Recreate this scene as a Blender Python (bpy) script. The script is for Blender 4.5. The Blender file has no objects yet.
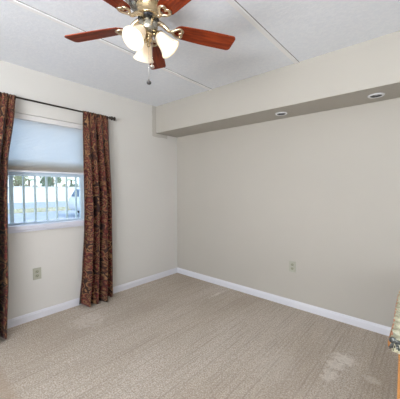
import bpy, bmesh, math, random
from mathutils import Vector, Matrix
random.seed(7)
S = bpy.context.scene
C = S.collection
PI = math.pi

# ------------------------------------------------------------------ camera
cd = bpy.data.cameras.new('camera')
cam = bpy.data.objects.new('camera', cd)
C.objects.link(cam)
S.camera = cam
F_PX = 264.93
cd.sensor_fit = 'HORIZONTAL'
cd.sensor_width = 36.0
cd.lens = F_PX * 36.0 / 400.0
cd.clip_start = 0.02
cd.clip_end = 300
yaw, pitch, roll = -0.716585, -0.041521, 0.001565
fw = Vector((math.sin(yaw) * math.cos(pitch), math.cos(yaw) * math.cos(pitch), math.sin(pitch)))
r0 = Vector((math.cos(yaw), -math.sin(yaw), 0))
u0 = r0.cross(fw)
rv = r0 * math.cos(roll) + u0 * math.sin(roll)
uv = -r0 * math.sin(roll) + u0 * math.cos(roll)
M3 = Matrix((rv, uv, -fw)).transposed()
cam.matrix_world = Matrix.Translation((2.92807, -2.82911, 1.29873)) @ M3.to_4x4()

# ------------------------------------------------------------------ world, sun, big lights, exposure
S.view_settings.view_transform = 'Standard'
S.view_settings.look = 'None'
S.view_settings.gamma = 1
S.view_settings.use_curve_mapping = False
S.view_settings.exposure = -0.79
w = bpy.data.worlds.new('sky')
S.world = w
w.use_nodes = True
wn = w.node_tree
wn.nodes.clear()
wo = wn.nodes.new('ShaderNodeOutputWorld')
wb = wn.nodes.new('ShaderNodeBackground')
wc = wn.nodes.new('ShaderNodeTexCoord')
ws = wn.nodes.new('ShaderNodeSeparateXYZ')
wr = wn.nodes.new('ShaderNodeValToRGB')
wr.color_ramp.elements[0].position = 0.0
wr.color_ramp.elements[0].color = (0.92, 0.96, 1.0, 1)
wr.color_ramp.elements[1].position = 0.6
wr.color_ramp.elements[1].color = (0.45, 0.68, 1.0, 1)
wn.links.new(wc.outputs['Generated'], ws.inputs[0])
wn.links.new(ws.outputs['Z'], wr.inputs[0])
wn.links.new(wr.outputs[0], wb.inputs[0])
wb.inputs[1].default_value = 4.0
wn.links.new(wb.outputs[0], wo.inputs[0])

def light(name, kind, loc, rot, energy, color, **kw):
    l = bpy.data.lights.new(name, kind)
    l.energy = energy
    l.color = color
    for k, v in kw.items():
        setattr(l, k, v)
    o = bpy.data.objects.new(name, l)
    o.location = loc
    o.rotation_euler = rot
    C.objects.link(o)
    return o
# sun high behind the building: it lights the street but not the room
sd = Vector((-0.55, -0.35, -0.75)).normalized()
sun = light('sun', 'SUN', (0, 0, 12), sd.to_track_quat('-Z', 'Y').to_euler(), 6.0, (1.0, 0.96, 0.9), angle=0.01)
# fill lamp added behind the camera to light the walls
light('rear_fill_light', 'AREA', (2.3, -5.20, 1.90), (PI / 2 + 0.20, 0, -0.15), 48.0, (0.92, 0.96, 1.0),
      shape='RECTANGLE', size=1.5, size_y=0.3)
# upward fill lamp added inside the room to brighten the ceiling
light('ceiling_fill_light', 'AREA', (3.0, -4.65, 1.35), (PI - 0.66, 0, 0.08), 320.0, (0.93, 0.965, 1.0),
      shape='RECTANGLE', size=2.4, size_y=0.4)

# ------------------------------------------------------------------ helpers
def link(name, bm, mat, parent=None, smooth=False, kind=None):
    me = bpy.data.meshes.new(name)
    bmesh.ops.recalc_face_normals(bm, faces=bm.faces)
    bm.to_mesh(me)
    bm.free()
    if smooth:
        for p in me.polygons:
            p.use_smooth = True
    o = bpy.data.objects.new(name, me)
    C.objects.link(o)
    if mat is not None:
        me.materials.append(mat)
    if parent is not None:
        o.parent = parent
    if kind:
        o['kind'] = kind
    return o

def tag(o, label, cat, group=None, kind=None):
    o['label'] = label
    o['category'] = cat
    if group:
        o['group'] = group
    if kind:
        o['kind'] = kind
    return o

def thing(name, label, cat, loc=(0, 0, 0), rotz=0, group=None):
    o = bpy.data.objects.new(name, None)
    o.empty_display_size = 0.05
    C.objects.link(o)
    o.location = loc
    o.rotation_euler = (0, 0, rotz)
    return tag(o, label, cat, group)

def box(bm, x0, x1, y0, y1, z0, z1, bevel=0.0):
    vs = [bm.verts.new((x, y, z)) for z in (z0, z1) for y in (y0, y1) for x in (x0, x1)]
    f = []
    for a in ((0, 1, 3, 2), (4, 6, 7, 5), (0, 4, 5, 1), (2, 3, 7, 6), (0, 2, 6, 4), (1, 5, 7, 3)):
        f.append(bm.faces.new([vs[i] for i in a]))
    if bevel:
        bmesh.ops.recalc_face_normals(bm, faces=f)
        es = list({e for q in f for e in q.edges})
        bmesh.ops.bevel(bm, geom=es, offset=bevel, segments=2, affect='EDGES', profile=0.6)
    return bm

def lathe(bm, prof, n=32, center=(0, 0, 0), axis=None, close=False):
    """prof: (r, t) along the axis (default +z)."""
    c = Vector(center)
    ax = Vector(axis).normalized() if axis is not None else Vector((0, 0, 1))
    t = Vector((1, 0, 0)) if abs(ax.x) < 0.9 else Vector((0, 1, 0))
    e1 = (t - ax * t.dot(ax)).normalized()
    e2 = ax.cross(e1)
    rings = []
    for r, h in prof:
        if r < 1e-6:
            rings.append([bm.verts.new(c + ax * h)])
        else:
            rings.append([bm.verts.new(c + ax * h + (e1 * math.cos(2 * PI * i / n) + e2 * math.sin(2 * PI * i / n)) * r) for i in range(n)])
    pairs = list(zip(rings[:-1], rings[1:]))
    if close:
        pairs.append((rings[-1], rings[0]))
    for a, b in pairs:
        for i in range(n):
            j = (i + 1) % n
            if len(a) == 1 and len(b) == 1:
                continue
            if len(a) == 1:
                bm.faces.new((a[0], b[i], b[j]))
            elif len(b) == 1:
                bm.faces.new((a[i], a[j], b[0]))
            else:
                bm.faces.new((a[i], a[j], b[j], b[i]))
    return bm

def tube(bm, pts, rad, n=10, closed=False):
    pts = [Vector(p) for p in pts]
    m = len(pts)
    rads = rad if isinstance(rad, (list, tuple)) else [rad] * m
    up = Vector((0, 0, 1))
    rings = []
    for i, p in enumerate(pts):
        a = pts[(i - 1) % m] if (closed or i > 0) else p
        b = pts[(i + 1) % m] if (closed or i < m - 1) else p
        d = (b - a).normalized()
        s = d.cross(up)
        if s.length < 1e-3:
            s = d.cross(Vector((0, 1, 0)))
        s.normalize()
        q = s.cross(d)
        rings.append([bm.verts.new(p + (s * math.cos(2 * PI * k / n) + q * math.sin(2 * PI * k / n)) * rads[i]) for k in range(n)])
    idx = list(range(m - 1)) + ([m - 1] if closed else [])
    for i in idx:
        a, b = rings[i], rings[(i + 1) % m]
        for k in range(n):
            l = (k + 1) % n
            bm.faces.new((a[k], a[l], b[l], b[k]))
    if not closed:
        bm.faces.new(rings[0])
        bm.faces.new(rings[-1])
    return bm

def sphere(bm, c, r, sx=1, sy=1, sz=1, seg=16):
    bmesh.ops.create_uvsphere(bm, u_segments=seg, v_segments=max(6, seg // 2), radius=r,
                              matrix=Matrix.Translation(c) @ Matrix.Diagonal((sx, sy, sz, 1)))
    return bm

# ------------------------------------------------------------------ materials
class Mat:
    def __init__(self, name, color=(0.8, 0.8, 0.8), rough=0.5, metal=0.0, spec=0.5):
        self.m = bpy.data.materials.new(name)
        self.m.use_nodes = True
        self.t = self.m.node_tree
        self.b = self.t.nodes['Principled BSDF']
        self.out = self.t.nodes['Material Output']
        self.b.inputs['Base Color'].default_value = (*color, 1)
        self.b.inputs['Roughness'].default_value = rough
        self.b.inputs['Metallic'].default_value = metal
        self.b.inputs['Specular IOR Level'].default_value = spec
    def n(self, typ, **kw):
        x = self.t.nodes.new(typ)
        for k, v in kw.items():
            setattr(x, k, v)
        return x
    def l(self, a, b):
        self.t.links.new(a, b)
    def coord(self, scale=(1, 1, 1), which='Object'):
        tc = self.n('ShaderNodeTexCoord')
        mp = self.n('ShaderNodeMapping')
        mp.inputs['Scale'].default_value = scale
        self.l(tc.outputs[which], mp.inputs[0])
        return mp.outputs[0]
    def noise(self, vec, scale, detail=4, rough=0.55, dist=0.0):
        x = self.n('ShaderNodeTexNoise')
        x.inputs['Scale'].default_value = scale
        x.inputs['Detail'].default_value = detail
        x.inputs['Roughness'].default_value = rough
        x.inputs['Distortion'].default_value = dist
        self.l(vec, x.inputs['Vector'])
        return x.outputs[0]
    def ramp(self, fac, stops, interp='LINEAR'):
        x = self.n('ShaderNodeValToRGB')
        cr = x.color_ramp
        cr.interpolation = interp
        while len(cr.elements) < len(stops):
            cr.elements.new(0.5)
        for e, (p, c) in zip(cr.elements, stops):
            e.position = p
            e.color = (*c, 1) if len(c) == 3 else c
        self.l(fac, x.inputs[0])
        return x.outputs[0]
    def mix(self, fac, a, b, blend='MIX'):
        x = self.n('ShaderNodeMix', data_type='RGBA', blend_type=blend)
        for s, v in ((x.inputs[0], fac), (x.inputs[6], a), (x.inputs[7], b)):
            if hasattr(v, 'is_output'):
                self.l(v, s)
            elif isinstance(v, (int, float)):
                s.default_value = v
            else:
                s.default_value = (*v, 1)
        return x.outputs[2]
    def math(self, op, a, b=0.0, c=None):
        x = self.n('ShaderNodeMath', operation=op)
        for s, v in zip(x.inputs, (a, b, c)):
            if v is None:
                continue
            if hasattr(v, 'is_output'):
                self.l(v, s)
            else:
                s.default_value = v
        return x.outputs[0]
    def color(self, sock):
        self.l(sock, self.b.inputs['Base Color'])
        return self
    def bump(self, h, strength=0.3, dist=0.01):
        x = self.n('ShaderNodeBump')
        x.inputs['Strength'].default_value = strength
        x.inputs['Distance'].default_value = dist
        self.l(h, x.inputs['Height'])
        self.l(x.outputs[0], self.b.inputs['Normal'])
        return self

BEIGE = (0.468, 0.440, 0.392)
OFFWHITE = (0.655, 0.635, 0.60)

def wall_paint(name, col, lap=False):
    m = Mat(name, col, 0.62, spec=0.25)
    v = m.coord()
    c = m.mix(m.ramp(m.noise(v, 1.3, 3), [(0.3, (0, 0, 0)), (0.7, (1, 1, 1))]), col, tuple(x * 0.965 for x in col))
    if lap:   # beige paint of the bulkhead brushed a little way round onto this wall
        sp = m.n('ShaderNodeSeparateXYZ')
        m.l(v, sp.inputs[0])
        wob = m.math('MULTIPLY', m.math('SUBTRACT', m.noise(v, 9, 2), 0.5), 0.03)
        y = m.math('ADD', sp.outputs['Y'], wob)
        z = m.math('ADD', sp.outputs['Z'], wob)
        a = m.math('MULTIPLY', m.math('GREATER_THAN', y, -0.475), m.math('GREATER_THAN', z, 2.02))
        a = m.math('MULTIPLY', a, m.math('LESS_THAN', y, -0.2))
        c = m.mix(m.math('MULTIPLY', a, 0.85), c, BEIGE)
    m.color(c)
    m.bump(m.noise(v, 260, 3), 0.12, 0.002)
    return m.m

M_left = wall_paint('off_white_wall_paint', OFFWHITE, lap=True)
M_back = wall_paint('beige_wall_paint', BEIGE)
M_taupe = wall_paint('bounce_cutting_taupe', (0.30, 0.255, 0.21))  # unseen rear wall, coloured dark to cut light bouncing back
def mk_ceiling():
    m = Mat('textured_white_ceiling', (0.66, 0.665, 0.69), 0.8, spec=0.1)
    v = m.coord()
    h = m.ramp(m.noise(v, 38, 4, 0.6, 0.6), [(0.42, (0, 0, 0)), (0.6, (1, 1, 1))])
    m.color(m.mix(h, (0.83, 0.86, 0.915), (0.87, 0.895, 0.94)))
    m.bump(h, 0.16, 0.004)
    return m.m
M_ceil = mk_ceiling()
M_batten = Mat('smooth_white_batten', (0.91, 0.91, 0.92), 0.5).m
M_dark_strip = Mat('dark_grey_strip', (0.27, 0.26, 0.25), 0.9).m
M_trim = Mat('white_gloss_trim_paint', (0.72, 0.72, 0.765), 0.35).m
def mk_carpet():
    m = Mat('beige_ribbed_carpet', (0.4, 0.35, 0.3), 1.0, spec=0.05)
    v = m.coord()
    sp = m.n('ShaderNodeSeparateXYZ')
    m.l(v, sp.inputs[0])
    fine = m.noise(v, 105, 3, 0.75)
    mid = m.noise(v, 34, 4, 0.65)
    big = m.noise(m.coord((1.0, 0.45, 1)), 1.7, 4, 0.55, 0.4)
    wob = m.math('MULTIPLY', m.math('SUBTRACT', m.noise(v, 6, 2), 0.5), 0.012)
    ribs = m.math('SINE', m.math('MULTIPLY', m.math('ADD', sp.outputs['X'], wob), 2 * PI / 0.026))
    ribs = m.math('MULTIPLY_ADD', ribs, 0.5, 0.5)
    c = m.ramp(big, [(0.30, (0.47, 0.40, 0.325)), (0.5, (0.575, 0.505, 0.425)), (0.72, (0.645, 0.58, 0.505))])
    c = m.mix(m.math('MULTIPLY', m.ramp(mid, [(0.32, (1, 1, 1)), (0.62, (0, 0, 0))]), 0.42), c, (0.36, 0.30, 0.245))
    c = m.mix(m.math('MULTIPLY', m.ramp(fine, [(0.36, (1, 1, 1)), (0.56, (0, 0, 0))]), 0.85), c, (0.26, 0.20, 0.15))
    c = m.mix(m.math('MULTIPLY', m.ramp(fine, [(0.56, (0, 0, 0)), (0.70, (1, 1, 1))]), 0.45), c, (0.78, 0.71, 0.62))
    # streaky vacuum lines in the ribs
    strk = m.ramp(m.noise(m.coord((42, 1.6, 1)), 1.0, 3), [(0.45, (0, 0, 0)), (0.68, (1, 1, 1))])
    c = m.mix(m.math('MULTIPLY', m.math('MULTIPLY', strk, ribs), 0.55), c, (0.27, 0.22, 0.18))
    # pale worn, cleaned spots
    def spot(x, y, rx, ry, amt, cc):
        dx = m.math('DIVIDE', m.math('SUBTRACT', sp.outputs['X'], x), rx)
        dy = m.math('DIVIDE', m.math('SUBTRACT', sp.outputs['Y'], y), ry)
        d = m.math('ADD', m.math('MULTIPLY', dx, dx), m.math('MULTIPLY', dy, dy))
        d = m.math('ADD', d, m.math('MULTIPLY', m.math('SUBTRACT', m.noise(v, 22, 4, 0.7), 0.5), 5.0))
        f = m.ramp(m.math('MULTIPLY', d, 0.5), [(0.15, (1, 1, 1)), (0.62, (0, 0, 0))])
        return m.mix(m.math('MULTIPLY', f, amt), c, cc)
    pale = (0.88, 0.83, 0.76)
    c = spot(2.46, -0.62, 0.085, 0.075, 0.42, pale)
    c = spot(2.43, -0.74, 0.065, 0.06, 0.36, pale)
    c = spot(2.43, -0.88, 0.05, 0.08, 0.34, pale)
    c = spot(2.66, -0.74, 0.055, 0.04, 0.22, pale)
    c = spot(2.10, -1.02, 0.15, 0.24, 0.09, pale)
    c = spot(0.42, -1.62, 0.14, 0.16, 0.18, pale)
    c = spot(0.98, -0.28, 0.02, 0.16, 0.35, pale)
    # browner carpet tone beyond a straight line across the room
    e = m.ramp(sp.outputs['Y'], [(0.0, (1, 1, 1)), (1.0, (0, 0, 0))])
    yy = m.math('MULTIPLY_ADD', m.math('ADD', sp.outputs['Y'], wob), -25.0, -58.8)
    yy = m.n('ShaderNodeClamp') and m.math('MINIMUM', m.math('MAXIMUM', yy, 0.0), 1.0)
    c = m.mix(m.math('MULTIPLY', yy, 0.5), c, (0.37, 0.28, 0.20))
    m.color(c)
    h = m.math('ADD', m.math('ADD', m.math('MULTIPLY', fine, 0.8), m.math('MULTIPLY', ribs, 0.35)), m.math('MULTIPLY', mid, 0.6))
    m.bump(h, 0.5, 0.008)
    return m.m
M_carpet = mk_carpet()

def mk_wood(name, dark, light_, scale=(1, 1, 1), rough=0.3, axis_stretch=(2.5, 30, 30), coat=0.2, spec=0.4):
    m = Mat(name, light_, rough, spec=spec)
    v = m.coord(axis_stretch)
    g = m.noise(v, 1.6, 6, 0.6, 0.8)
    g2 = m.noise(m.coord(tuple(4 * s for s in axis_stretch)), 1.5, 4, 0.6)
    c = m.ramp(g, [(0.33, dark), (0.66, light_)])
    c = m.mix(m.math('MULTIPLY', g2, 0.35), c, tuple(d * 0.6 for d in dark))
    m.color(c)
    m.b.inputs['Coat Weight'].default_value = coat
    m.b.inputs['Coat Roughness'].default_value = 0.15
    return m.m
M_blade = mk_wood('red_mahogany_blade', (0.11, 0.014, 0.004), (0.36, 0.055, 0.012), rough=0.45, coat=0.0, spec=0.16)
M_oak = mk_wood('honey_oak', (0.30, 0.115, 0.03), (0.55, 0.26, 0.085), rough=0.4, axis_stretch=(24, 24, 2.2))
M_oak_top = mk_wood('honey_oak_top', (0.30, 0.115, 0.03), (0.55, 0.26, 0.085), rough=0.4, axis_stretch=(24, 2.2, 24))

def mk_metal(name, col, rough):
    m = Mat(name, col, rough, 1.0)
    v = m.coord((4, 4, 160))
    r = m.ramp(m.noise(v, 3, 2), [(0.3, (rough * 0.8,) * 3), (0.7, (rough * 1.25,) * 3)])
    m.l(r, m.b.inputs['Roughness'])
    return m.m
M_nickel = mk_metal('brushed_antique_nickel', (0.40, 0.375, 0.31), 0.25)
M_brass = mk_metal('antique_brass', (0.47, 0.36, 0.21), 0.25)
M_pewter = mk_metal('pale_brass_bracket', (0.62, 0.50, 0.34), 0.28)
M_black = Mat('black_ring_paint', (0.012, 0.012, 0.016), 0.3).m
M_darkmetal = Mat('dark_bronze', (0.045, 0.035, 0.03), 0.38, 0.8).m
M_chain = mk_metal('chain_steel', (0.55, 0.53, 0.5), 0.3)
M_knob = Mat('dark_knob', (0.05, 0.05, 0.055), 0.3, 0.3).m

def mk_opal():
    m = Mat('frosted_glass_shade', (0.80, 0.73, 0.62), 0.3)
    m.b.inputs['Transmission Weight'].default_value = 0.0
    tr = m.n('ShaderNodeBsdfTranslucent')
    tr.inputs[0].default_value = (1.0, 0.93, 0.82, 1)
    mx = m.n('ShaderNodeMixShader')
    mx.inputs[0].default_value = 0.16
    m.l(m.b.outputs[0], mx.inputs[1])
    m.l(tr.outputs[0], mx.inputs[2])
    m.l(mx.outputs[0], m.out.inputs[0])
    m.b.inputs['Emission Color'].default_value = (1.0, 0.80, 0.52, 1)
    m.b.inputs['Emission Strength'].default_value = 0.22
    return m.m
M_opal = mk_opal()
def mk_bulb():
    m = Mat('lit_bulb', (1, 1, 1), 0.4)
    m.b.inputs['Emission Color'].default_value = (1.0, 0.86, 0.66, 1)
    m.b.inputs['Emission Strength'].default_value = 5.0
    return m.m
M_bulb = mk_bulb()

def mk_shade_fabric(name, col, trans):
    m = Mat(name, col, 0.9, spec=0.1)
    v = m.coord((1, 1.5, 90))
    nz = m.noise(v, 2.5, 3)
    c = m.mix(nz, tuple(x * 0.985 for x in col), col)
    m.color(c)
    tr = m.n('ShaderNodeBsdfTranslucent')
    tr.inputs[0].default_value = (0.93, 0.965, 0.985, 1)
    mx = m.n('ShaderNodeMixShader')
    mx.inputs[0].default_value = trans
    m.l(m.b.outputs[0], mx.inputs[1])
    m.l(tr.outputs[0], mx.inputs[2])
    m.l(mx.outputs[0], m.out.inputs[0])
    return m.m
M_shade = mk_shade_fabric('pleated_shade_fabric', (0.56, 0.49, 0.41), 0.70)
M_shade_dimmed = mk_shade_fabric('dimmed_shade_fabric', (0.34, 0.27, 0.22), 0.22)  # darker copy of the same cloth; dimming of the stacked folds put into its colour
M_sill = Mat('grey_sill_paint', (0.64, 0.65, 0.73), 0.45).m
M_headrail = Mat('grey_white_headrail', (0.69, 0.67, 0.66), 0.4).m
M_vinyl = Mat('white_vinyl', (0.74, 0.77, 0.82), 0.35).m
M_sash = Mat('painted_sash', (0.56, 0.67, 0.76), 0.35).m
M_bar = Mat('pale_painted_bar', (0.62, 0.70, 0.70), 0.45).m
def mk_glass():
    m = Mat('window_glass', (1, 1, 1), 0.0)
    t = m.n('ShaderNodeBsdfTransparent')
    t.inputs[0].default_value = (0.96, 0.985, 0.985, 1)
    g = m.n('ShaderNodeBsdfGlossy')
    g.inputs['Roughness'].default_value = 0.02
    mx = m.n('ShaderNodeMixShader')
    mx.inputs[0].default_value = 0.04
    m.l(t.outputs[0], mx.inputs[1])
    m.l(g.outputs[0], mx.inputs[2])
    m.l(mx.outputs[0], m.out.inputs[0])
    return m.m
M_glass = mk_glass()

def mk_damask():
    m = Mat('red_gold_damask', (0.2, 0.05, 0.03), 0.72, spec=0.2)
    v = m.coord(which='UV')
    # warp the cloth plane so the motifs curl like paisley
    nx = m.n('ShaderNodeTexNoise')
    nx.inputs['Scale'].default_value = 14
    nx.inputs['Detail'].default_value = 2
    m.l(v, nx.inputs['Vector'])
    vm = m.n('ShaderNodeVectorMath', operation='MULTIPLY_ADD')
    m.l(nx.outputs['Color'], vm.inputs[0])
    vm.inputs[1].default_value = (0.05, 0.05, 0)
    m.l(v, vm.inputs[2])
    wv = vm.outputs[0]
    def vor(scale):
        x = m.n('ShaderNodeTexVoronoi')
        x.inputs['Scale'].default_value = scale
        m.l(wv, x.inputs['Vector'])
        sx = m.n('ShaderNodeSeparateColor')
        m.l(x.outputs['Color'], sx.inputs[0])
        return x.outputs['Distance'], sx.outputs[0], sx.outputs[1]
    d, ra, rb = vor(18.0)
    rust = (0.145, 0.020, 0.018)
    dark = (0.022, 0.007, 0.006)
    tan = (0.25, 0.132, 0.060)
    brown = (0.100, 0.030, 0.015)
    p1 = m.ramp(d, [(0.0, rust), (0.14, rust), (0.20, dark), (0.27, tan), (0.33, brown), (0.42, dark), (0.56, rust), (0.66, tan), (0.76, dark)])
    p2 = m.ramp(d, [(0.0, tan), (0.10, tan), (0.16, dark), (0.24, rust), (0.38, dark), (0.45, tan), (0.54, brown), (0.70, dark)])
    p3 = m.ramp(d, [(0.0, dark), (0.12, brown), (0.22, tan), (0.30, brown), (0.42, rust), (0.55, dark), (0.65, brown), (0.80, tan)])
    c = m.mix(m.math('GREATER_THAN', ra, 0.36), p1, p2)
    c = m.mix(m.math('GREATER_THAN', ra, 0.70), c, p3)
    d2, qa, qb = vor(36.0)
    sm_ = m.ramp(d2, [(0.26, (1, 1, 1)), (0.36, (0, 0, 0))])
    c = m.mix(m.math('MULTIPLY', m.math('MULTIPLY', sm_, m.math('GREATER_THAN', qa, 0.62)), 0.8), c, tan)
    c = m.mix(m.math('MULTIPLY', m.math('MULTIPLY', sm_, m.math('LESS_THAN', qa, 0.30)), 0.8), c, dark)
    m.color(c)
    m.bump(m.noise(v, 300, 2), 0.2, 0.002)
    m.b.inputs['Sheen Weight'].default_value = 0.15
    return m.m
M_damask = mk_damask()

# ------------------------------------------------------------------ room shell
H = 2.44
XR, YR = 3.98, -5.30
WT = 0.16
# window opening in the left wall
WY0, WY1, WZ0, WZ1 = -2.20, -1.405, 0.938, 2.005
bm = bmesh.new(); box(bm, -WT, XR + WT, YR - WT, WT, -0.1, 0.0); link('floor', bm, M_carpet, kind='structure')
bm = bmesh.new(); box(bm, -WT, XR + WT, YR - WT, WT, H, H + 0.15); link('ceiling', bm, M_ceil, kind='structure')
bm = bmesh.new()
box(bm, -WT, 0, YR - WT, WY0, 0, H); box(bm, -WT, 0, WY1, WT, 0, H)
box(bm, -WT, 0, WY0, WY1, 0, WZ0); box(bm, -WT, 0, WY0, WY1, WZ1, H)
link('wall_left', bm, M_left, kind='structure')
bm = bmesh.new(); box(bm, 0, XR + WT, 0, WT, 0, H); link('wall_back', bm, M_back, kind='structure')
bm = bmesh.new()
box(bm, XR, XR + WT, -2.3, 0, 0, H); box(bm, XR, XR + WT, YR - WT, -3.2, 0, H); box(bm, XR, XR + WT, -3.2, -2.3, 2.05, H)
link('wall_right', bm, M_left, kind='structure')
bm = bmesh.new()
box(bm, 0, 1.0, YR - WT, YR, 0, H); box(bm, 3.7, XR, YR - WT, YR, 0, H)
box(bm, 1.0, 3.7, YR - WT, YR, 0, 1.6); box(bm, 1.0, 3.7, YR - WT, YR, 2.1, H)
link('wall_rear', bm, M_taupe, kind='structure')
# bulkhead along the back wall
SD, SH = 0.4087, 0.3698
bm = bmesh.new(); box(bm, 0, XR, -SD, 0, H - SH, H, 0.004)
link('bulkhead', bm, M_back, kind='structure')
# battens over the ceiling panel joints
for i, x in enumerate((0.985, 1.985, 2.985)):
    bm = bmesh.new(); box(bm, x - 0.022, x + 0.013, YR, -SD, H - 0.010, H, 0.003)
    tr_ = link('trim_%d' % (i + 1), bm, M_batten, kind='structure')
    bm = bmesh.new(); box(bm, x + 0.0132, x + 0.0172, YR, -SD, H - 0.0035, H)  # thin dark strip along one side of the batten
    link('batten_edge_strip', bm, M_dark_strip, tr_)
# baseboards
def baseboard(name, path_axis, a, b, at, sgn):
    bm = bmesh.new()
    prof = [(0, 0), (0.013, 0), (0.013, 0.056), (0.009, 0.064), (0.0075, 0.072), (0.003, 0.078), (0, 0.078)]
    ends = []
    for e in (a, b):
        ring = []
        for d, z in prof:
            ring.append(bm.verts.new((at + sgn * d, e, z) if path_axis == 'y' else (e, at + sgn * d, z)))
        ends.append(ring)
    n = len(prof)
    for i in range(n):
        j = (i + 1) % n
        bm.faces.new((ends[0][i], ends[0][j], ends[1][j], ends[1][i]))
    bm.faces.new(ends[0]); bm.faces.new(ends[1])
    link(name, bm, M_trim, kind='structure')
baseboard('baseboard_left', 'y', YR, 0, 0, 1)
baseboard('baseboard_back', 'x', 0.013, XR, 0, -1)
baseboard('baseboard_right', 'y', -2.3, -0.013, XR, -1)

# ------------------------------------------------------------------ window in the left wall
win = bpy.data.objects.new('window_1', None)
C.objects.link(win)
win['kind'] = 'structure'
win.location = (0, (WY0 + WY1) / 2, WZ0)
WL = Matrix.Translation(win.location)
def wpart(name, bm, mat, parent=win, **kw):
    bmesh.ops.translate(bm, verts=bm.verts, vec=-Vector(win.location))
    return link(name, bm, mat, parent, **kw)
def frame(bm, x0, x1, y0, y1, z0, z1, t, tb=None, tt=None):
    tb = tb or t; tt = tt or t
    box(bm, x0, x1, y0, y0 + t, z0, z1, 0.002)
    box(bm, x0, x1, y1 - t, y1, z0, z1, 0.002)
    box(bm, x0, x1, y0 + t, y1 - t, z0, z0 + tb, 0.002)
    box(bm, x0, x1, y0 + t, y1 - t, z1 - tt, z1, 0.002)
bm = bmesh.new(); frame(bm, -0.125, -0.075, WY0, WY1, WZ0 + 0.001, WZ1, 0.028, 0.012)
wpart('window_frame', bm, M_sash)
bm = bmesh.new(); frame(bm, -0.10, -0.068, WY0 + 0.028, WY1 - 0.028, WZ0 + 0.013, 1.455, 0.022, 0.012, 0.036)
wpart('lower_sash', bm, M_sash)
bm = bmesh.new(); box(bm, -0.086, -0.083, WY0 + 0.05, WY1 - 0.05, WZ0 + 0.04, 1.42)
wpart('pane', bm, M_glass)
bm = bmesh.new(); frame(bm, -0.122, -0.102, WY0 + 0.028, WY1 - 0.028, 1.43, WZ1 - 0.028, 0.022)
wpart('upper_sash', bm, M_sash)
bm = bmesh.new(); box(bm, -0.113, -0.110, WY0 + 0.05, WY1 - 0.05, 1.452, WZ1 - 0.05)
wpart('pane', bm, M_glass)
# stool with a moulded nose and an apron under it
bm = bmesh.new()
box(bm, -0.075, 0.040, WY0 - 0.05, WY1 + 0.05, WZ0 - 0.034, WZ0 + 0.008, 0.005)
wpart('window_sill', bm, M_sill)
bm = bmesh.new()
box(bm, 0.0, 0.024, WY0 - 0.03, WY1 + 0.03, WZ0 - 0.056, WZ0 - 0.034, 0.004)
wpart('sill_apron', bm, M_sill)
# guard bars outside the lower pane
for y in (-2.093, -1.989, -1.886, -1.777, -1.678, -1.573, -1.470):
    hb = 0.018 if y < -2.05 else 0.0092
    bm = bmesh.new(); box(bm, -0.158, -0.138, y - hb, y + hb, WZ0 - 0.03, 1.47, 0.003)
    wpart('guard_bar', bm, M_bar)
bm = bmesh.new()
box(bm, -0.158, -0.138, WY0 - 0.05, WY1 + 0.05, 1.47, 1.50, 0.003)
box(bm, -0.158, -0.138, WY0 - 0.05, WY1 + 0.05, WZ0 - 0.06, WZ0 - 0.03, 0.003)
wpart('guard_rail', bm, M_bar)

# closed door added out of view in the right wall, keeping sun and sky out
dr = bpy.data.objects.new('added_door', None); C.objects.link(dr); dr['kind'] = 'structure'
dr.location = (XR, -2.75, 0)
bm = bmesh.new()
box(bm, 0.03, 0.07, -0.43, 0.43, 0.008, 2.03, 0.003)
for z0, z1 in ((0.18, 0.95), (1.10, 1.88)):
    for y0, y1 in ((-0.33, -0.05), (0.05, 0.33)):
        box(bm, 0.022, 0.032, y0, y1, z0, z1, 0.004)
link('added_door_panel', bm, M_trim, dr)
bm = bmesh.new()
box(bm, -0.015, 0.16, -0.45, -0.43, 0, 2.05); box(bm, -0.015, 0.16, 0.43, 0.45, 0, 2.05); box(bm, -0.015, 0.16, -0.43, 0.43, 2.03, 2.05)
link('added_door_frame', bm, M_trim, dr)
bm = bmesh.new(); lathe(bm, [(0, 0), (0.028, 0), (0.028, 0.006), (0.010, 0.010), (0.010, 0.030), (0.024, 0.040), (0.026, 0.052), (0.016, 0.062), (0, 0.063)], 24, (0.03, 0.36, 0.95), (-1, 0, 0))
link('added_door_knob', bm, M_brass, dr, True)

# unseen window added behind the camera to let in fill light
w2 = bpy.data.objects.new('added_rear_window', None); C.objects.link(w2); w2['kind'] = 'structure'
w2.location = (2.35, YR, 1.6)
bm = bmesh.new()
for a in (-1.35, -0.02, 1.31):
    box(bm, a, a + 0.04, -0.1, -0.05, 0, 0.5)
for a, b in ((-1.31, -0.02), (0.02, 1.31)):
    box(bm, a, b, -0.1, -0.05, 0, 0.04)
    box(bm, a, b, -0.1, -0.05, 0.46, 0.5)
link('window_frame', bm, M_vinyl, w2)  # frame of the added unseen rear window

# ------------------------------------------------------------------ pleated shade
sh = thing('window_shade', 'half-lowered pleated white shade glowing over the upper window, between the curtains', 'window shade',
           (-0.035, (WY0 + WY1) / 2, WZ1))
hw = (WY1 - WY0) / 2 - 0.004
bm = bmesh.new(); box(bm, -0.028, 0.022, -hw, hw, -0.052, -0.001, 0.004)
link('headrail', bm, M_headrail, sh)
def pleats(bm, z0, z1, n, depth, half):
    prof = []
    for i in range(2 * n + 1):
        z = z0 + (z1 - z0) * i / (2 * n)
        prof.append((depth if i % 2 else 0.0, z))
    front = [[bm.verts.new((x, s * half, z)) for x, z in prof] for s in (-1, 1)]
    back = [[bm.verts.new((-0.006 - x, s * half, z)) for x, z in prof] for s in (-1, 1)]
    for r in (front, back):
        for i in range(len(prof) - 1):
            bm.faces.new((r[0][i], r[0][i + 1], r[1][i + 1], r[1][i]))
bm = bmesh.new(); pleats(bm, -0.535, -0.050, 34, 0.0015, hw - 0.003)
link('pleated_fabric', bm, M_shade, sh)
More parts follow.
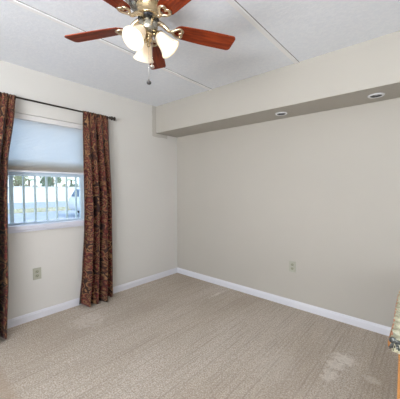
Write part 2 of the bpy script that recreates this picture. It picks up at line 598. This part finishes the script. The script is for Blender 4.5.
# the fabric gathers in more and more layers towards the bottom rail
bm = bmesh.new()
for k, zt in enumerate((-0.425, -0.442, -0.456, -0.468, -0.478, -0.487, -0.495, -0.503, -0.511)):
    x = -0.010 - 0.0018 * k
    vs = [bm.verts.new(p) for p in ((x, -hw + 0.003, -0.535), (x, hw - 0.003, -0.535), (x, hw - 0.003, zt), (x, -hw + 0.003, zt))]
    bm.faces.new(vs)
link('gathered_pleats', bm, M_shade, sh)
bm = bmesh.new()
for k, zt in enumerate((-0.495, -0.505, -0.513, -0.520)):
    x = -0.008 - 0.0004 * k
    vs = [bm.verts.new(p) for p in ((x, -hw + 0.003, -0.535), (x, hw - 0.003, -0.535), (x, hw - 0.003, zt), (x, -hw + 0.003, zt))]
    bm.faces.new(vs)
link('folded_pleats', bm, M_shade_dimmed, sh)
bm = bmesh.new(); box(bm, -0.020, 0.014, -hw + 0.002, hw - 0.002, -0.552, -0.535, 0.003)
link('bottom_rail', bm, M_vinyl, sh)

# ------------------------------------------------------------------ curtain rod
RZ, RX = 2.118, 0.085
rod = thing('curtain_rod', 'thin dark bronze curtain rod with turned finials across the top of the window', 'curtain rod', (RX, -1.79, RZ))
bm = bmesh.new(); tube(bm, [(0, -0.63 + 1.26 * i / 12, 0) for i in range(13)], 0.0085, 12)
link('rod', bm, M_darkmetal, rod, True)
fin = [(0.0, 0), (0.0085, 0.0), (0.0085, 0.008), (0.017, 0.010), (0.017, 0.018), (0.009, 0.021), (0.013, 0.027), (0.022, 0.034),
       (0.024, 0.042), (0.018, 0.049), (0.008, 0.053), (0.007, 0.060), (0.015, 0.064), (0.023, 0.070), (0.024, 0.078), (0.014, 0.084), (0.0, 0.085)]
for s in (-1, 1):
    bm = bmesh.new(); lathe(bm, fin, 20, (0, s * 0.608, 0), (0, s, 0))
    link('finial', bm, M_darkmetal, rod, True)
    bm = bmesh.new()
    y = s * 0.570
    tube(bm, [(-RX + 0.006, y, -0.03), (-0.05, y, -0.032), (-0.02, y, -0.024), (0.0, y, -0.009)], 0.005, 8)
    lathe(bm, [(0, 0), (0.017, 0), (0.017, 0.005), (0.011, 0.008), (0, 0.008)], 16, (-RX, y, -0.03), (1, 0, 0))
    link('bracket', bm, M_darkmetal, rod, True)

# ------------------------------------------------------------------ curtains
def interp(tab, z):
    if z >= tab[0][0]:
        return tab[0][1]
    for (z1, a), (z0, b) in zip(tab[:-1], tab[1:]):
        if z >= z0:
            t = (z1 - z) / (z1 - z0)
            t = t * t * (3 - 2 * t) * 0.5 + t * 0.5
            return a + (b - a) * t
    return tab[-1][1]

def curtain(label, left, right, folds, seed, wall_left_edge, zbot, swing=0.0):
    rnd = random.Random(seed)
    NU, NV = 130, 90
    ztop = RZ + 0.010
    ph = [rnd.uniform(0, 6.28) for _ in range(4)]
    y_mid = 0.5 * (left[0][1] + right[0][1])
    base = Vector((RX, y_mid, ztop))
    bm = bmesh.new()
    uvl = bm.loops.layers.uv.new('UVMap')
    grid = []
    width = 0.62
    for j in range(NV + 1):
        t = j / NV
        row = []
        for i in range(NU + 1):
            u = i / NU
            zb = zbot(u)
            z = ztop + (zb - ztop) * t
            a, b = interp(left, z), interp(right, z)
            uu = u + 0.018 * math.sin(2 * PI * u * 2 + ph[0]) * t
            y = a + (b - a) * uu
            amp = 0.012 + 0.032 * min(1, t * 2.2) + 0.010 * t
            edge = min(1.0, 4 * u + 0.25) * min(1.0, 4 * (1 - u) + 0.35)
            f = math.sin(2 * PI * folds * u + ph[1] + 0.5 * math.sin(2.3 * t + ph[2])) + 0.45 * math.sin(2 * PI * folds * 0.53 * u + ph[3] + 0.8 * t)
            if t < 0.06:    # finer gathers in the rod pocket
                k = 1 - t / 0.06
                f = f * (1 - 0.6 * k) + 0.8 * k * math.sin(2 * PI * folds * 2.5 * u + ph[0])
            x = 0.010 + 0.010 * t + amp * edge * f
            if abs(z - RZ) < 0.016:   # pocket bulges round the rod
                x += 0.006
            x += 0.022 * t * math.sin(PI * min(1, max(0, u)))
            x += swing * t ** 1.6 * (1 - 0.35 * u)
            if wall_left_edge:
                x -= 0.028 * t * max(0.0, 1 - 4 * u)
            x = max(x, -RX + 0.018)
            row.append((bm.verts.new(Vector((RX + x, y, z)) - base), u * width, (1 - t) * 2.1))
        grid.append(row)
    for j in range(NV):
        for i in range(NU):
            q = (grid[j][i], grid[j][i + 1], grid[j + 1][i + 1], grid[j + 1][i])
            fc = bm.faces.new([v[0] for v in q])
            for lp, v in zip(fc.loops, q):
                lp[uvl].uv = (v[1], v[2])
    o = link('curtain', bm, M_damask, smooth=True)
    o.location = base
    sm = o.modifiers.new('cloth thickness', 'SOLIDIFY')
    sm.thickness = 0.004
    sm.offset = 0
    tag(o, label, 'curtain', 'patterned curtains on the rod')
    return o
curtain('dark red and gold patterned curtain right of the window, beside the rod finial',
        [(2.15, -1.492), (2.05, -1.488), (1.1, -1.484), (0.85, -1.490), (0.4, -1.520), (0.0, -1.560)],
        [(2.15, -1.205), (2.05, -1.19), (1.2, -1.16), (0.0, -1.17)],
        4.0, 3, True, lambda u: 0.035 - 0.028 * math.sin(PI * min(1, u * 1.1)) ** 0.7 if u < 0.9 else 0.02)
curtain('dark red and gold patterned curtain left of the window, cut by the photo edge',
        [(2.15, -2.40), (1.2, -2.46), (0.0, -2.52)],
        [(2.15, -2.092), (2.0, -2.108), (1.5, -2.174), (1.15, -2.186), (0.5, -2.203), (0.0, -2.232)],
        5.0, 11, False, lambda u: 0.012, 0.12)

# ------------------------------------------------------------------ wall outlets
M_plate = Mat('almond_plastic', (0.39, 0.385, 0.31), 0.4).m
M_socket = Mat('almond_socket', (0.32, 0.31, 0.235), 0.45).m
M_slot = Mat('socket_slot', (0.03, 0.03, 0.025), 0.6).m
def outlet(label, loc, rotz):
    t = thing('wall_outlet', label, 'outlet', loc, rotz, 'wall outlets')
    bm = bmesh.new(); box(bm, -0.037, 0.037, -0.007, 0, -0.058, 0.058, 0.003)
    link('cover_plate', bm, M_plate, t)
    for s in (-1, 1):
        bm = bmesh.new()
        pr = [(0, 0), (0.0165, 0), (0.0165, 0.002), (0.015, 0.0035), (0, 0.0035)]
        lathe(bm, pr, 24, (0, -0.007, s * 0.0205), (0, -1, 0))
        r = link('receptacle', bm, M_socket, t)
        bm = bmesh.new()
        box(bm, -0.0078, -0.0050, -0.0112, -0.0104, s * 0.0205 - 0.002, s * 0.0205 + 0.007)
        box(bm, 0.0050, 0.0078, -0.0112, -0.0104, s * 0.0205 - 0.002, s * 0.0205 + 0.006)
        lathe(bm, [(0, 0), (0.0028, 0), (0.0028, 0.0008), (0, 0.0008)], 10, (0, -0.0104, s * 0.0205 - 0.0085), (0, -1, 0))
        link('slots', bm, M_slot, r)
    bm = bmesh.new(); lathe(bm, [(0, 0), (0.004, 0), (0.003, 0.0015), (0, 0.0018)], 12, (0, -0.007, 0), (0, -1, 0))
    link('screw', bm, M_chain, t)
outlet('almond wall outlet low on the window wall, below the sill', (0, -1.932, 0.452), PI / 2)
outlet('almond wall outlet low on the plain beige back wall', (1.809, 0, 0.447), 0)

# ------------------------------------------------------------------ recessed lights in the bulkhead
M_ring = Mat('white_trim_ring', (0.78, 0.78, 0.80), 0.35).m
M_baffle = Mat('dark_baffle', (0.03, 0.03, 0.032), 0.5).m
M_lens = Mat('unlit_bulb_glass', (0.30, 0.31, 0.33), 0.15).m
def can(label, x, y):
    t = thing('recessed_light', label, 'recessed light', (x, y, H - SH), 0, 'recessed lights under the bulkhead')
    bm = bmesh.new()
    lathe(bm, [(0.041, 0.0), (0.060, 0.0), (0.0605, -0.003), (0.057, -0.0075), (0.046, -0.009), (0.042, -0.007)], 36, close=True)
    link('trim_ring', bm, M_ring, t, True)
    bm = bmesh.new()
    lathe(bm, [(0.0425, -0.006), (0.037, -0.0015), (0.0, -0.0012)], 32)
    link('baffle', bm, M_baffle, t, True)
    bm = bmesh.new()
    lathe(bm, [(0.0, -0.0065), (0.008, -0.006), (0.014, -0.004), (0.016, -0.0015)], 24)
    link('bulb', bm, M_lens, t, True)
can('round recessed light under the bulkhead, nearest the right edge of the photo', 2.564, -0.199)
can('round recessed light under the bulkhead, nearer the room corner, above the wall outlet', 1.746, -0.202)

# ------------------------------------------------------------------ ceiling fan
FX, FY, BZ = 1.7173, -1.8781, 2.2
fan = thing('ceiling_fan', 'ceiling fan with five red wood blades and three lit glass shades', 'ceiling fan', (FX, FY, H))
def fz(z):
    return z - H
bm = bmesh.new()
lathe(bm, [(0, fz(2.44)), (0.088, fz(2.44)), (0.092, fz(2.43)), (0.086, fz(2.405)), (0.112, fz(2.398)), (0.128, fz(2.385)),
           (0.131, fz(2.345)), (0.124, fz(2.328)), (0.098, fz(2.320)), (0.070, fz(2.318)), (0.070, fz(2.316)), (0, fz(2.316))], 48)
link('motor_housing', bm, M_nickel, fan, True)
bm = bmesh.new()
lathe(bm, [(0, fz(2.316)), (0.064, fz(2.316)), (0.067, fz(2.310)), (0.064, fz(2.304)), (0.060, fz(2.300)), (0.060, fz(2.258)), (0.0605, fz(2.253)), (0.057, fz(2.245)), (0.0, fz(2.245))], 48)
link('flywheel', bm, M_brass, fan, True)
bm = bmesh.new()
lathe(bm, [(0, fz(2.245)), (0.055, fz(2.245)), (0.058, fz(2.241)), (0.058, fz(2.235)), (0.055, fz(2.231)), (0, fz(2.229))], 40)
link('black_ring', bm, M_black, fan, True)
bm = bmesh.new()
lathe(bm, [(0, fz(2.231)), (0.053, fz(2.231)), (0.052, fz(2.190)), (0.049, fz(2.172)), (0.040, fz(2.160)), (0.024, fz(2.155)), (0, fz(2.155))], 40)
link('switch_housing', bm, M_nickel, fan, True)
bm = bmesh.new()
lathe(bm, [(0, fz(2.158)), (0.026, fz(2.158)), (0.029, fz(2.152)), (0.026, fz(2.146)), (0.018, fz(2.140)), (0.022, fz(2.130)),
           (0.020, fz(2.118)), (0.010, fz(2.110)), (0.008, fz(2.102)), (0.011, fz(2.096)), (0.006, fz(2.088)), (0, fz(2.086))], 32)
link('light_fitter', bm, M_brass, fan, True)

# blades: built once along +x, then turned round the hub
BL0, BL1, BW = 0.150, 0.523, 0.0575
def blade_mesh():
    out = []
    root_w = 0.044
    n = 10
    out += [(BL0 + 0.010, -root_w + 0.010), (BL0 + 0.028, -root_w - 0.002)]
    out += [(BL0 + 0.10, -BW + 0.006), (BL0 + 0.20, -BW + 0.001)]
    rc = 0.022
    for k in range(n + 1):
        a = -PI / 2 + (PI / 2) * k / n
        out.append((BL1 - rc + rc * math.cos(a), -BW + rc + rc * math.sin(a)))
    for k in range(n + 1):
        a = (PI / 2) * k / n
        out.append((BL1 - rc + rc * math.cos(a), BW - rc + rc * math.sin(a)))
    out += [(BL0 + 0.20, BW - 0.001), (BL0 + 0.10, BW - 0.006), (BL0 + 0.028, root_w + 0.002), (BL0 + 0.010, root_w - 0.010)]
    out += [(BL0, root_w - 0.026), (BL0, -root_w + 0.026)]
    bm = bmesh.new()
    th = 0.0055
    lo = [bm.verts.new((x, y, 0)) for x, y in out]
    hi = [bm.verts.new((x, y, th)) for x, y in out]
    bm.faces.new(lo); bm.faces.new(hi)
    m = len(out)
    for i in range(m):
        bm.faces.new((lo[i], lo[(i + 1) % m], hi[(i + 1) % m], hi[i]))
    return bm
def iron_mesh():
    bm = bmesh.new()
    # arm from the flywheel out and down to the blade, splitting into a heart shaped loop under the blade
    arm = [(0.044, 0, 0.034), (0.062, 0, 0.034), (0.082, 0, 0.026), (0.102, 0, 0.010), (0.118, 0, -0.003), (0.130, 0, -0.006)]
    tube(bm, arm, [0.014, 0.014, 0.013, 0.012, 0.010, 0.009], 10)
    loop = []
    for k in range(36):
        a = 2 * PI * k / 36
        hx = 16 * math.sin(a) ** 3
        hy = 13 * math.cos(a) - 5 * math.cos(2 * a) - 2 * math.cos(3 * a) - math.cos(4 * a)
        loop.append((0.166 + hy * 0.0024, hx * 0.0019, -0.0055))
    tube(bm, loop, 0.0072, 8, closed=True)
    for x, y in ((0.188, 0.020), (0.188, -0.020), (0.140, 0.0)):
        lathe(bm, [(0, 0.001), (0.0075, 0.0), (0.0068, -0.010), (0.004, -0.0125), (0, -0.013)], 12, (x, y, 0))
    return bm
blade0 = iron0 = None
PITCH = math.radians(-12)
for az in (133.8, 205.8, 277.8, 349.8, 61.8):
    R = Matrix.Rotation(math.radians(az), 4, 'Z') @ Matrix.Rotation(PITCH, 4, 'X')
    Mx = Matrix.Translation((0, 0, BZ - H)) @ R
    if blade0 is None:
        b = blade0 = link('blade', blade_mesh(), M_blade, fan)
        i_ = iron0 = link('blade_iron', iron_mesh(), M_pewter, b, True)
    else:
        b = blade0.copy(); C.objects.link(b); b.parent = fan
        i_ = iron0.copy(); C.objects.link(i_); i_.parent = b
    b.matrix_local = Mx
# light kit: three arms, shades and bulbs
def shade_profile():
    p = [(0.0, 0.026), (0.008, 0.029), (0.022, 0.0335), (0.042, 0.0385), (0.062, 0.0425), (0.080, 0.048), (0.094, 0.055), (0.103, 0.0615)]
    outer = [(r, t) for t, r in p]
    inner = [(r - 0.0028, t + 0.001) for t, r in reversed(p)]
    return outer + inner
for az in (156, 282, 40):
    a = math.radians(az)
    o_ = Vector((math.cos(a), math.sin(a), 0))
    ax = (o_ * math.cos(math.radians(49)) + Vector((0, 0, -1)) * math.sin(math.radians(49))).normalized()
    neck = o_ * 0.056 + Vector((0, 0, fz(2.150)))
    bm = bmesh.new()
    tube(bm, [o_ * 0.015 + Vector((0, 0, fz(2.155))), o_ * 0.028 + Vector((0, 0, fz(2.158))), o_ * 0.040 + Vector((0, 0, fz(2.159))), neck - ax * 0.006], 0.0065, 10)
    lathe(bm, [(0, -0.022), (0.012, -0.022), (0.019, -0.014), (0.022, -0.004), (0.031, -0.001), (0.031, 0.005), (0.022, 0.006), (0, 0.006)], 24, neck, ax)
    link('lamp_arm', bm, M_brass, fan, True)
    bm = bmesh.new(); lathe(bm, shade_profile(), 40, neck, ax, close=True)
    s_ = link('lamp_shade', bm, M_opal, fan, True)
    bm = bmesh.new()
    lathe(bm, [(0, 0.006), (0.011, 0.007), (0.012, 0.022), (0.020, 0.040), (0.024, 0.054), (0.022, 0.066), (0.013, 0.076), (0, 0.079)], 20, neck, ax)
    bl = link('bulb', bm, M_bulb, s_, True)
    p = neck + ax * 0.092 + Vector((FX, FY, H))
    light('fan_bulb_light', 'POINT', p, (0, 0, 0), 0.80, (1.0, 0.80, 0.56), shadow_soft_size=0.022)
# pull chains
def chain(x, y, z0, z1, mat, kind):
    bm = bmesh.new()
    tube(bm, [(x, y, fz(z0)), (x, y, fz((z0 + z1) / 2)), (x, y, fz(z1))], 0.0012, 6)
    n = int((z0 - z1) / 0.008)
    for k in range(n):
        sphere(bm, (x, y, fz(z0 - (k + 0.5) * (z0 - z1) / n)), 0.0019, seg=6)
    c = link('pull_chain', bm, M_chain, fan, True)
    bm = bmesh.new()
    if kind == 'ball':
        lathe(bm, [(0, 0.014), (0.003, 0.013), (0.004, 0.007), (0.011, 0.003), (0.0135, -0.004), (0.011, -0.011), (0.005, -0.014), (0, -0.0145)], 20, (x, y, fz(z1)))
    else:
        lathe(bm, [(0, 0.012), (0.004, 0.011), (0.006, 0.004), (0.012, -0.001), (0.013, -0.008), (0.008, -0.013), (0, -0.014)], 20, (x, y, fz(z1)))
    link('chain_pull', bm, mat, c, True)
rx, ry = 0.754, 0.657
chain(rx * 0.003 + 0.012, ry * 0.003 - 0.012, 2.13, 1.889, M_knob, 'ball')
chain(rx * 0.019 + 0.02, ry * 0.019 - 0.016, 2.15, 1.973, M_chain, 'cone')

# ------------------------------------------------------------------ table at the right edge, with its runner
TX, TY, TZ = 2.826, -1.684, 0.755
tb = thing('side_table', 'honey oak table at the right edge of the photo under a woven runner', 'table', (TX, TY, 0))
bm = bmesh.new(); box(bm, 0, 0.92, 0, 0.62, TZ - 0.024, TZ, 0.005); link('table_top', bm, M_oak_top, tb)
for x in (0.030, 0.835):
    for y in (0.030, 0.535):
        bm = bmesh.new(); box(bm, x, x + 0.055, y, y + 0.055, 0, TZ - 0.024, 0.004); link('leg', bm, M_oak, tb)
bm = bmesh.new()
box(bm, 0.085, 0.835, 0.042, 0.060, TZ - 0.13, TZ - 0.024); box(bm, 0.085, 0.835, 0.56, 0.578, TZ - 0.13, TZ - 0.024)
box(bm, 0.042, 0.060, 0.085, 0.535, TZ - 0.13, TZ - 0.024); box(bm, 0.860, 0.878, 0.085, 0.535, TZ - 0.13, TZ - 0.024)
link('apron', bm, M_oak_top, tb)

def mk_weave():
    m = Mat('cream_woven_tapestry', (0.6, 0.55, 0.42), 0.95, spec=0.05)
    v = m.coord()
    a = m.noise(v, 60, 4, 0.7)
    c = m.ramp(a, [(0.35, (0.36, 0.34, 0.23)), (0.5, (0.52, 0.49, 0.35)), (0.68, (0.66, 0.62, 0.48))])
    b = m.noise(v, 24, 2)
    c = m.mix(m.math('MULTIPLY', m.ramp(b, [(0.58, (0, 0, 0)), (0.66, (1, 1, 1))]), 0.55), c, (0.40, 0.42, 0.33))
    m.color(c)
    m.bump(m.noise(v, 260, 3), 0.6, 0.004)
    return m.m
M_weave = mk_weave()
M_tassel = Mat('grey_green_tassel', (0.20, 0.22, 0.21), 0.8)
_v = M_tassel.coord()
M_tassel.color(M_tassel.ramp(M_tassel.noise(_v, 120, 3), [(0.40, (0.02, 0.02, 0.018)), (0.58, (0.085, 0.09, 0.082)), (0.70, (0.40, 0.42, 0.41))]))
M_tassel = M_tassel.m
M_coral = Mat('coral_runner_binding', (0.56, 0.27, 0.17), 0.9).m
rn = thing('table_runner', 'cream woven runner with a grey tassel at its corner, lying on the oak table', 'table runner', (TX, TY, TZ))
bm = bmesh.new()
NX, NY = 36, 60
rows = []
for j in range(-6, NY + 1):
    row = []
    for i in range(NX + 1):
        v = max(0, j) / NY; u = i / NX
        y = -0.010 + 0.60 * v
        edge = max(-0.004, 0.013 - 0.022 * v) + 0.003 * math.sin(v * 90) + 0.002 * math.sin(v * 217 + 1)
        x = edge + (0.80 - edge) * u
        z = 0.004 + 0.006 * max(0, 1 - u * 9) + 0.003 * math.sin(v * 60 + u * 5) * max(0, 1 - u * 5)
        if j < 0:    # the end of the runner hangs over the front edge
            z += 0.006 * j
            y -= 0.004 + 0.002 * math.sin(u * 40)
        row.append(bm.verts.new((x, y, z)))
    rows.append(row)
for j in range(NY + 6):
    for i in range(NX):
        bm.faces.new((rows[j][i], rows[j][i + 1], rows[j + 1][i + 1], rows[j + 1][i]))
cl = link('woven_cloth', bm, M_weave, rn, True)
sm = cl.modifiers.new('weave thickness', 'SOLIDIFY'); sm.thickness = 0.006; sm.offset = 0
bm = bmesh.new()
tube(bm, [(max(-0.004, 0.013 - 0.022 * k / 60) - 0.001 + 0.002 * math.sin(k * 1.9), -0.005 + 0.595 * k / 60, 0.005 + 0.001 * math.sin(k * 2.7)) for k in range(61)], 0.0035, 8)
link('binding', bm, M_coral, rn, True)
# corner tassel hanging over the corner of the table top
bm = bmesh.new()
rnd = random.Random(4)
TC = Vector((0.016, -0.018, 0.014))
sphere(bm, TC, 0.0105, 1.15, 1.0, 1.0, 14)
sphere(bm, TC + Vector((0.017, -0.001, -0.002)), 0.008, 1.3, 0.9, 0.85, 14)
for k in range(34):
    a = rnd.uniform(0, 2 * PI)
    q = rnd.uniform(0.001, 0.009)
    p0 = TC + Vector((0.006 + q * math.cos(a), q * math.sin(a) * 0.7, -0.006))
    p1 = p0 + Vector((0.004 * math.cos(a), 0.003 * math.sin(a) - 0.002, -0.010))
    p2 = p1 + Vector((0.004 * math.cos(a) + rnd.uniform(-0.003, 0.003), rnd.uniform(-0.003, 0.001), -rnd.uniform(0.008, 0.015)))
    tube(bm, [p0, p1, p2], 0.0017, 6)
link('tassel', bm, M_tassel, rn, True)

# ------------------------------------------------------------------ outside the window
M_asphalt = Mat('grey_asphalt', (0.30, 0.32, 0.36), 0.9)
_v = M_asphalt.coord()
M_asphalt.color(M_asphalt.ramp(M_asphalt.noise(_v, 1.2, 4), [(0.3, (0.27, 0.29, 0.335)), (0.7, (0.36, 0.38, 0.42))]))
M_asphalt = M_asphalt.m
M_stucco = Mat('white_stucco', (0.82, 0.82, 0.80), 0.9)
_v = M_stucco.coord(); M_stucco.bump(M_stucco.noise(_v, 40, 3), 0.3, 0.01)
M_stucco = M_stucco.m
bm = bmesh.new(); box(bm, -60, 30, -30, 60, -0.5, -0.1); link('ground', bm, M_asphalt, kind='structure')
bm = bmesh.new(); box(bm, -27.4, -27.1, -8, 34, -0.1, 1.40); box(bm, -27.46, -27.04, -8, 34, 1.40, 1.47)
tag(link('boundary_wall', bm, M_stucco), 'long low white wall across the street, seen through the window', 'wall')
def mk_grass():
    m = Mat('dry_grass', (0.30, 0.30, 0.12), 1.0, spec=0.05)
    v = m.coord()
    m.color(m.ramp(m.noise(v, 5, 4), [(0.35, (0.38, 0.38, 0.24)), (0.55, (0.52, 0.48, 0.36)), (0.7, (0.66, 0.60, 0.50))]))
    return m.m
bm = bmesh.new()
rnd = random.Random(9)
box(bm, -16.4, -14.4, -6, 22, -0.1, 0.0)
for k in range(2600):
    x = rnd.uniform(-16.4, -14.4); y = rnd.uniform(-1, 10)
    h = rnd.uniform(0.04, 0.10); a = rnd.uniform(0, PI)
    dx, dy = 0.012 * math.cos(a), 0.012 * math.sin(a)
    f = [bm.verts.new((x - dx, y - dy, 0)), bm.verts.new((x + dx, y + dy, 0)), bm.verts.new((x + rnd.uniform(-.03, .03), y + rnd.uniform(-.03, .03), h))]
    bm.faces.new(f)
tag(link('grass_strip', bm, mk_grass()), 'dry grass strip between the two lanes of the street outside', 'grass', kind='stuff')
def mk_leaf(name, a, b):
    m = Mat(name, a, 0.7, spec=0.2)
    v = m.coord()
    m.color(m.ramp(m.noise(v, 3, 3), [(0.35, a), (0.65, b)]))
    return m.m
M_leaf1 = mk_leaf('grey_green_leaves', (0.20, 0.27, 0.17), (0.40, 0.46, 0.34))
M_leaf2 = mk_leaf('olive_leaves', (0.28, 0.30, 0.16), (0.50, 0.50, 0.34))
M_palm = mk_leaf('palm_leaves', (0.24, 0.32, 0.18), (0.42, 0.48, 0.30))
M_bark = Mat('grey_brown_bark', (0.28, 0.22, 0.17), 0.9).m
def tree(name, label, x, y, h, rad, leaf, seed, flat=1.0, group='trees beyond the white wall'):
    rnd = random.Random(seed)
    t = thing(name, label, 'tree', (x, y, -0.1), 0, group)
    bm = bmesh.new()
    tube(bm, [(0, 0, 0), (0.05, 0.03, h * 0.35), (0.0, 0.08, h * 0.62)], [0.13, 0.10, 0.06], 8)
    for k in range(4):
        a = k * PI / 2 + seed
        tube(bm, [(0.02, 0.04, h * 0.42), (rad * .4 * math.cos(a), rad * .4 * math.sin(a), h * 0.66), (rad * .7 * math.cos(a), rad * .7 * math.sin(a), h * 0.8)], [0.06, 0.04, 0.02], 6)
    link('trunk', bm, M_bark, t, True)
    bm = bmesh.new()
    for c in range(15):
        cc = Vector((max(-.8, min(.8, rnd.gauss(0, .42))) * rad, max(-.8, min(.8, rnd.gauss(0, .42))) * rad, h * rnd.uniform(.45, .95) * flat))
        cr = rad * rnd.uniform(.22, .42)
        for k in range(75):
            d = Vector((rnd.gauss(0, 1), rnd.gauss(0, 1), rnd.gauss(0, 1))).normalized() * cr * rnd.uniform(.55, 1.0)
            p = cc + d
            e1 = Vector((rnd.gauss(0, 1), rnd.gauss(0, 1), rnd.gauss(0, 1))).normalized()
            e2 = e1.orthogonal().normalized()
            s = rnd.uniform(.06, .13)
            bm.faces.new([bm.verts.new(p + e1 * s), bm.verts.new(p + e2 * s * .5), bm.verts.new(p - e1 * s), bm.verts.new(p - e2 * s * .5)])
    link('foliage', bm, leaf, t)
def palm(label, x, y, h, seed):
    rnd = random.Random(seed)
    t = thing('palm_tree', label, 'palm tree', (x, y, -0.1), 0, 'trees beyond the white wall')
    bm = bmesh.new()
    tube(bm, [(0, 0, 0), (0.05, 0, h * .5), (0.0, 0.06, h)], [0.17, 0.13, 0.12], 10)
    link('trunk', bm, M_bark, t, True)
    for k in range(14):
        bm = bmesh.new()
        a = 2 * PI * k / 14 + rnd.uniform(-.15, .15)
        d = Vector((math.cos(a), math.sin(a), 0)); s = Vector((-math.sin(a), math.cos(a), 0))
        L = rnd.uniform(1.2, 1.6); up = rnd.uniform(.1, .9)
        pts = [Vector((0, .06, h)) + d * (L * q) + Vector((0, 0, L * (up * q - (0.6 + up * .6) * q * q))) for q in [i / 9 for i in range(10)]]
        tube(bm, pts, [0.02 * (1 - i / 11) for i in range(10)], 5)
        for i in range(1, 10):
            for sg in (-1, 1):
                ll = 0.42 * math.sin(PI * (0.12 + 0.85 * i / 10))
                p = pts[i]
                tip = p + s * sg * ll + d * .18 + Vector((0, 0, -.20 * ll - .06))
                bm.faces.new([bm.verts.new(p - d * .035), bm.verts.new(p + d * .035), bm.verts.new(tip)])
        link('frond', bm, M_palm, t)
tree('leafy_tree', 'olive green tree just beyond the white wall, at the left end of the window', -29.7, 5.6, 2.9, 1.0, M_leaf2, 1)
tree('leafy_tree', 'grey green tree just beyond the white wall, at the middle of the window', -29.7, 8.6, 3.0, 1.0, M_leaf1, 5)
tree('leafy_bush', 'low green bush just above the white wall, left of the parked car', -29.5, 11.4, 2.0, 0.8, M_leaf1, 8)
tree('leafy_bush', 'pale olive bush above the white wall, between the left green tree and the middle one', -28.3, 6.9, 1.8, 0.5, M_leaf2, 12)
tree('leafy_bush', 'pale olive bush above the white wall, right of the middle tree', -28.3, 9.75, 1.8, 0.5, M_leaf2, 13)
palm('palm tree beyond the white wall, the left one of the two', -33.2, 7.6, 2.35, 3)
palm('palm tree beyond the white wall, the right one, above the parked car', -33.2, 12.5, 2.45, 4)
tree('leafy_tree', 'pale olive tree far beyond the white wall, behind the left palm tree', -37.5, 7.6, 4.0, 1.2, M_leaf2, 2)
tree('leafy_tree', 'pale olive tree far beyond the white wall, between the two palm trees', -37.5, 11.8, 3.9, 1.2, M_leaf2, 6)

# parked white car
M_car = Mat('white_car_paint', (0.80, 0.81, 0.82), 0.25).m
M_carglass = Mat('blue_grey_car_glass', (0.12, 0.17, 0.24), 0.45, spec=0.15).m
M_tyre = Mat('black_tyre', (0.03, 0.03, 0.032), 0.8).m
M_rim = Mat('grey_wheel_rim', (0.5, 0.5, 0.52), 0.35, 0.7).m
car = thing('car', 'white parked car partly hidden by the right edge of the window', 'car', (-10.3, 2.98, -0.1), 0)
# side outline in the y-z plane: tail at y=0, bonnet towards +y
side = [(0.05, 0.32), (0.0, 0.55), (0.03, 0.88), (0.12, 0.98), (0.32, 1.36), (0.55, 1.46), (1.7, 1.50), (2.2, 1.42), (2.95, 1.02), (3.8, 0.92), (4.1, 0.72), (4.12, 0.36), (3.9, 0.24), (0.3, 0.24)]
bm = bmesh.new()
W = 0.86
def xs(z, s):
    return s * (W - max(0.0, z - 0.95) * 0.34)
ends = [[bm.verts.new((xs(z, s), y, z)) for y, z in side] for s in (-1, 1)]
bm.faces.new(ends[0]); bm.faces.new(ends[1])
n = len(side)
for i in range(n):
    bm.faces.new((ends[0][i], ends[0][(i + 1) % n], ends[1][(i + 1) % n], ends[1][i]))
bmesh.ops.recalc_face_normals(bm, faces=bm.faces)
bmesh.ops.bevel(bm, geom=list(bm.edges), offset=0.035, segments=2, affect='EDGES')
link('car_body', bm, M_car, car, True)
bm = bmesh.new()
out = [(-0.66, 0.10, 0.99), (0.66, 0.10, 0.99), (0.60, 0.278, 1.33), (-0.60, 0.278, 1.33)]
a = [bm.verts.new((x, y - 0.02, z + 0.012)) for x, y, z in out]
b = [bm.verts.new((x, y + 0.03, z - 0.012)) for x, y, z in out]
bm.faces.new(a); bm.faces.new(b)
for i in range(4):
    bm.faces.new((a[i], a[(i + 1) % 4], b[(i + 1) % 4], b[i]))
link('rear_window', bm, M_carglass, car)
for s in (-1, 1):
    for poly in ([(0.42, 1.04), (0.52, 1.34), (0.95, 1.37), (0.95, 1.03)], [(1.02, 1.03), (1.02, 1.37), (1.72, 1.40), (1.72, 1.02)], [(1.80, 1.02), (1.80, 1.40), (2.15, 1.34), (2.68, 1.03)]):
        bm = bmesh.new()
        a = [bm.verts.new((xs(z, s) + s * 0.022, y, z)) for y, z in poly]
        b = [bm.verts.new((xs(z, s) - s * 0.02, y, z)) for y, z in poly]
        bm.faces.new(a); bm.faces.new(b)
        for i in range(4):
            bm.faces.new((a[i], a[(i + 1) % 4], b[(i + 1) % 4], b[i]))
        link('side_window', bm, M_carglass, car)
    for y in (0.75, 3.25):
        bm = bmesh.new()
        lathe(bm, [(0.19, -0.10), (0.29, -0.10), (0.32, -0.07), (0.32, 0.07), (0.29, 0.10), (0.19, 0.10)], 28, (s * 0.79, y, 0.32), (1, 0, 0), close=True)
        wh = link('tyre', bm, M_tyre, car, True)
        bm = bmesh.new()
        lathe(bm, [(0, -0.07), (0.2, -0.09), (0.2, 0.09), (0, 0.07)], 24, (s * 0.79, y, 0.32), (1, 0, 0))
        link('wheel_rim', bm, M_rim, wh)
